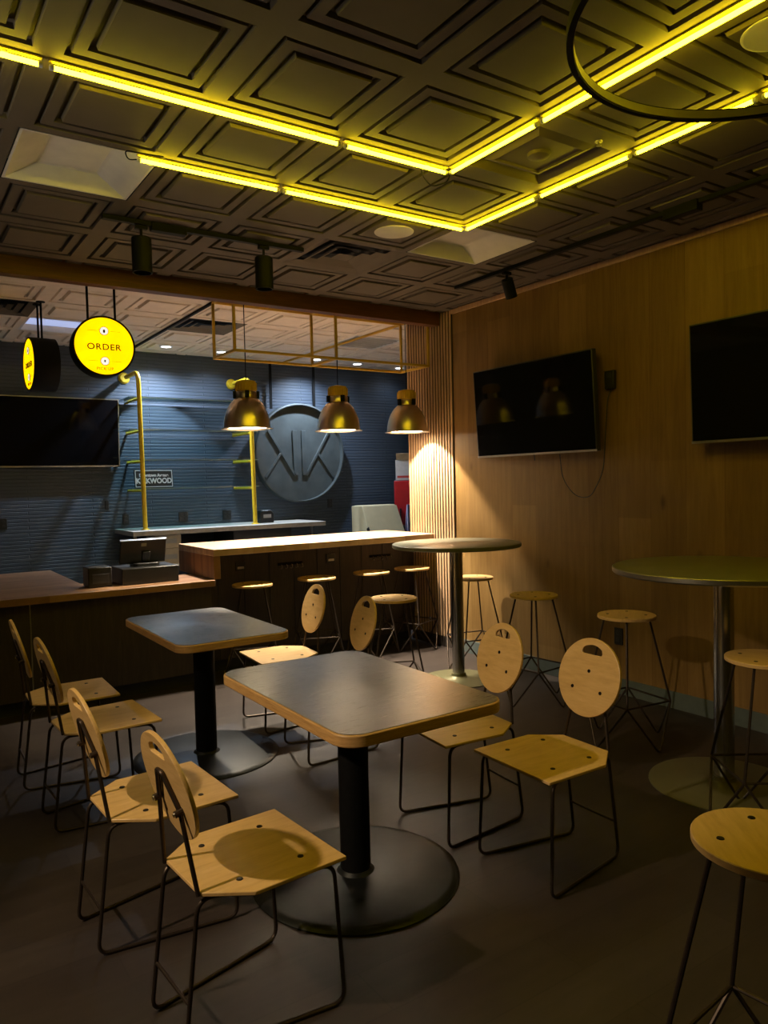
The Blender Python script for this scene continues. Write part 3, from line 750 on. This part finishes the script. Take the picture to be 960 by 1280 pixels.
for k, (x, y, e) in enumerate(DL):
    lb = ['small bright ceiling downlight above the left yellow pole', 'small ceiling downlight above the first pendant lamp', 'bright ceiling downlight above the round logo disc', 'ceiling downlight right of the logo disc', 'ceiling downlight at the far right over the red cooler'][k]
    t = thing('downlight', lb, 'downlight', (x, y, CEIL), 0, 'round downlights along the slate wall')
    MB().lathe([(.052, -.012), (.072, -.010), (.076, .0), (.052, .004)], n=28, close=True).build('trim_ring', M['white_metal'], t)
    MB().lathe([(0, -.009), (.052, -.010)], n=28).build('lens', M['downlight'], t)
    lamp('downlight_light', 'SPOT', (x, y, CEIL - .02), e, (.66, .80, 1), target=(x, y + .16, 0), spot_size=math.radians(140), spot_blend=1, shadow_soft_size=.03)

# ------------------------------------------------------------------ televisions
def tv(loc, rot, label, w_, h_, bz, tilt=0):
    """screen looks along local -Y"""
    t = thing('television', label, 'television', loc, rot, 'black wall televisions')
    m = Matrix.Rotation(tilt, 4, 'X')
    b = MB().box(-w_ / 2, w_ / 2, -.022, .022, -h_ / 2, h_ / 2, m).build('case', M['bezel'], t, .004)
    MB().box(-w_ / 2 + .01, w_ / 2 - .01, -.0235, -.022, -h_ / 2 + .016, h_ / 2 - .01, m).build('screen', M['screen'], t)
    mb = MB().box(-w_ / 2, w_ / 2, -.0245, -.021, -h_ / 2 - .001, -h_ / 2 + .014, m)
    if bz: mb.box(-w_ / 2, w_ / 2, -.0245, -.021, h_ / 2 - .010, h_ / 2 + .001, m).box(-w_ / 2 - .001, -w_ / 2 + .009, -.0245, -.021, -h_ / 2, h_ / 2, m).box(w_ / 2 - .009, w_ / 2 + .001, -.0245, -.021, -h_ / 2, h_ / 2, m)
    mb.build('trim', M['silver'], t)
    MB().box(-.2, .2, .022, .055, -.15, .15, m).build('wall_mount', M['black_metal'], t)
    return t
t1 = tv((4.262, 4.255, 2.105), -PI / 2, 'tilted black television on the wood wall beside the wooden slats, with hanging cord', 1.28, .725, False, math.radians(3.5))
MB().tube([(.29, -.005, -.37), (.31, .0, -.56), (.40, .04, -.69), (.52, .06, -.70), (.635, .07, -.52), (.67, .08, -.0), (.695, .085, .07)], .0035, 6, .09).build('power_cord', M['black_plastic'], t1)
MB().tube([(.02, .0, -.36), (.02, .005, -.41)], .004, 6).build('cable_end', M['black_plastic'], t1)
tv((4.262, 2.215, 2.12), -PI / 2, 'black television on the wood wall at the right edge above the high table', 1.28, .735, False, math.radians(2))
tv((1.575, 8.55, 2.16), 0, 'silver-edged black menu television on the slate wall at left', 1.31, .735, True, math.radians(4))
o = thing('wall_outlet', 'black cable outlet high on the wood wall right of the first television', 'socket', (WX, 3.557, 2.243), -PI / 2, 'black sockets on the wood wall')
MB().box(-.04, .04, -.035, -.0005, -.065, .065).build('plate', M['black_plastic'], o, .004)
MB().box(-.02, .02, -.038, -.035, .01, .05).build('receptacle', M['bezel'], o, .002)
o = thing('wall_outlet', 'black socket low on the wood wall behind the stool by the baseboard', 'socket', (WX, 3.517, .416), -PI / 2, 'black sockets on the wood wall')
MB().box(-.036, .036, -.012, -.0005, -.06, .06).build('plate', M['black_plastic'], o, .003)
for z in (-.025, .025): MB().box(-.016, .016, -.015, -.012, z - .015, z + .015).build('receptacle', M['bezel'], o, .002)

# ------------------------------------------------------------------ tables
def cafe_table(x, y, label, hx, hy, rot=0):
    t = thing('cafe_table', label, 'table', (x, y, 0), rot, 'rectangular steel-topped tables')
    MB().prism(arc_rect(hx, hy, .085), .722, .762).build('tabletop', M['oak_edge'], t, .004)
    MB().prism(arc_rect(hx - .008, hy - .008, .078), .762, .7645).build('steel_surface', M['steel_top'], t)
    MB().lathe([(.060, .02), (.060, .70)], n=40).build('column', M['black_metal'], t)
    MB().box(-.18, .18, -.22, .22, .70, .7215).build('mount_plate', M['black_metal'], t, .003)
    MB().lathe([(0, .036), (.062, .036), (.075, .024), (.375, .018), (.40, .012), (.41, .005), (.41, 0)], n=72).build('base', M['black_base'], t)
    return t
cafe_table(1.515, 2.52, 'nearest rectangular steel-topped table with plywood edge and black column', .345, .53)
cafe_table(1.52, 4.17, 'farther rectangular steel-topped table, nearer the order counter', .315, .525)
def high_table(x, y, label, r, z, rb):
    t = thing('high_table', label, 'bar table', (x, y, 0), 0, 'round high tables by the wood wall')
    MB().lathe([(0, z - .030), (r - .006, z - .030), (r, z - .024), (r, z - .004), (r - .004, z - .001)], n=80).build('edge_band', M['silver'] if x < 3.6 else M['laminate'], t)
    MB().lathe([(r - .004, z - .001), (r - .006, z), (0, z)], n=80).build('tabletop', M['laminate'], t)
    MB().lathe([(.048, .02), (.048, z - .04)], n=36).build('column', M['chrome'], t)
    MB().lathe([(.16, z - .038), (.16, z - .0305), (0, z - .0305)], n=36).build('mount_plate', M['black_metal'], t)
    MB().lathe([(.055, .05), (.060, .03), (.075, .020), (rb - .03, .014), (rb, .006), (rb, 0)], n=72).build('base', M['base_disc'], t)
high_table(3.72, 4.55, 'round high table near the slats and bar, with chrome column', .50, 1.07, .28)
high_table(3.47, 2.16, 'round high table at the right edge with big steel base disc', .53, 1.10, .36)

# ------------------------------------------------------------------ chairs
def make_chair():
    t = thing('cafe_chair', 'x', 'chair', (0, 0, 0), 0, 'plywood cafe chairs')
    seat = MB().prism([(.212, -.215), (.212, .215), (-.09, .215), (-.212, .122), (-.212, -.122), (-.09, -.215)], .438, .450).build('seat', M['birch'], t, .0025)
    for x in (.106, -.094):
        for y in (-.127, .127): MB().lathe([(.010, .4495), (.009, .452), (0, .4525)], c=(x, y, 0), n=14).build('bolt', M['bolt'], seat)
    tilt = math.radians(14.7)
    C = Vector((-.240, 0, .721)); n = Vector((math.cos(tilt), 0, math.sin(tilt))); up = Vector((-math.sin(tilt), 0, math.cos(tilt)))
    mm = frame_to(C, (0, 1, 0), n)            # local x -> +y, local z -> n, local y -> z cross x
    sgn = 1 if (mm.to_3x3() @ Vector((0, 1, 0))).z > 0 else -1
    rr = .163
    outer = [(rr * math.cos(2 * PI * k / 64), rr * math.sin(2 * PI * k / 64)) for k in range(64)]
    slot = []
    for k in range(13):                        # arched top edge
        a = math.radians(118 - 56 * k / 12); slot.append((.134 * math.cos(a) * .78, .134 * math.sin(a)))
    for k in range(1, 6): a = math.radians(60 - 150 * k / 6); slot.append((.044 + .010 * math.cos(a), .104 + .010 * math.sin(a)))
    for k in range(5, 0, -1): a = math.radians(60 - 150 * k / 6); slot.append((-.044 - .010 * math.cos(a), .104 + .010 * math.sin(a)))
    slot = [(x, y * sgn) for x, y in slot]
    me = holed_plate(outer, [slot], .0065, .002, 'backrest', M['birch'])
    br = link_mesh(me, 'backrest', t, mm)
    for u, v in ((0, .025), (-.075, -.052), (.075, -.052)):
        MB().lathe([(.008, .0055), (.007, .0085), (0, .009)], c=(u, v * sgn, 0), n=12).build('bolt', M['bolt'], br)
    def pl(u, v, off=-.014): return C + Vector((0, u, 0)) + up * v + n * off
    pts = [(-.215, -.120, .442), pl(-.075, -.052), pl(-.026, .035), pl(-.018, .052), pl(.018, .052), pl(.026, .035), pl(.075, -.052), (-.215, .120, .442)]
    bs = MB().tube(pts, .0068, 10, .022).build('back_support', M['rod'], t)
    for u in (-.075, .075):
        a = pl(u, -.052, -.004); b = pl(u, -.052, -.030)
        MB().tube([a, b], .010, 10).build('clamp', M['rod'], bs)
        MB().tube([b, pl(u, -.052, -.034)], .0065, 8).build('clamp_screw', M['chrome'], bs)
    for s_ in (-1, 1):
        loop = [(.178, s_ * .196, .431), (.200, s_ * .205, .0068), (-.268, s_ * .122, .0068), (-.216, s_ * .118, .431)]
        MB().tube(loop, .0065, 10, .042, closed=True, seg=7).build('side_frame', M['rod'], t)
    MB().tube([(-.250, -.1195, .150), (-.250, .1195, .150)], .0055, 8).build('rear_crossbar', M['rod'], t)
    for x, y in ((.106, .19), (-.094, .15)): MB().tube([(x, -y, .4315), (x, y, .4315)], .006, 8).build('seat_rail', M['rod'], t)
    return t
D = math.radians
chairs = [
 (.885, 2.10, 4, 'plywood chair left of the nearest table, closest to us, disc shadow on its seat'),
 (.805, 2.715, 3, 'plywood chair left of the nearest table, second from us on the left'),
 (.86, 3.765, 3, 'plywood chair left of the farther table, nearer of its two left chairs'),
 (.83, 4.36, -1, 'plywood chair left of the farther table, farthest chair on the left by the counter'),
 (2.20, 2.13, 179, 'plywood chair right of the nearest table, fully visible with yellow-lit seat'),
 (2.15, 2.64, 175, 'plywood chair right of the nearest table, its seat partly under the tabletop'),
 (2.125, 3.81, 172, 'plywood chair behind the nearest table showing only its oval backrest and handle slot'),
 (2.150, 4.46, 176, 'plywood chair right of the farther table with a brightly lit pale seat'),
]
c0 = make_chair()
for k, (x, y, a, lb) in enumerate(chairs):
    o = c0 if k == 0 else dup(c0, (0, 0, 0), 0, lb)
    o.location = (x, y, 0); o.rotation_euler.z = D(a); o['label'] = lb

# ------------------------------------------------------------------ stools
def make_stool():
    t = thing('bar_stool', 'x', 'stool', (0, 0, 0), 0, 'round-seated wire stools')
    seat = MB().lathe([(0, .732), (.163, .732), (.165, .734), (.165, .748), (.163, .750), (0, .750)], n=56).build('seat', M['birch'], t)
    Z = .255; RN = .237; r = .0062
    nodes = [(RN * math.cos(k * PI / 2), RN * math.sin(k * PI / 2), Z) for k in range(4)]
    for k in range(4):
        a = k * PI / 2; c, s_ = math.cos(a), math.sin(a)
        MB().lathe([(.009, .7497), (.008, .752), (0, .7525)], c=(.107 * c, .107 * s_, 0), n=12).build('bolt', M['bolt'], seat)
        MB().tube([(.075 * c, .075 * s_, .727), (.125 * c, .125 * s_, .727), nodes[k]], r, 8, .012).build('leg', M['rod'], t)
        b = a + PI / 4
        p = nodes[k]; q = nodes[(k + 1) % 4]; ft = (.245 * math.cos(b), .245 * math.sin(b), -.004)
        MB().tube([p, ft, q], r, 8, .035).build('hairpin_foot', M['rod'], t)
    MB().tube(nodes, .0055, 8, .006, closed=True).build('footrest', M['rod'], t)
    return t
stools = [
 (2.951, 4.307, 20, 'wire stool left of the far high table, with a tan round seat before the bar'),
 (4.08, 4.775, 32.6, 'wire stool beside the wood wall, partly hidden behind the far high table column'),
 (3.761, 3.762, 51, 'wire stool against the wood wall between the two high tables, farther one'),
 (3.606, 2.855, 38, 'wire stool against the wood wall left of the right-hand high table'),
 (3.205, 1.80, 100, 'wire stool in front of the right-hand high table base disc'),
 (1.605, .89, 51, 'nearest wire stool in the bottom right corner'),
 (2.505, 5.69, 22.5, 'wire stool at the bar, leftmost, next to the downturned end'),
 (3.10, 5.69, 22.5, 'wire stool at the bar, second from the left, behind an oval backrest'),
 (3.66, 5.69, 22.5, 'wire stool at the bar, second from the slatted wall'),
 (4.113, 5.69, 67.5, 'wire stool at the bar, rightmost, beside the slatted wall'),
]
s0 = make_stool()
for k, (x, y, a, lb) in enumerate(stools):
    o = s0 if k == 0 else dup(s0, (0, 0, 0), 0, lb)
    o.location = (x, y, 0); o.rotation_euler.z = D(a); o['label'] = lb
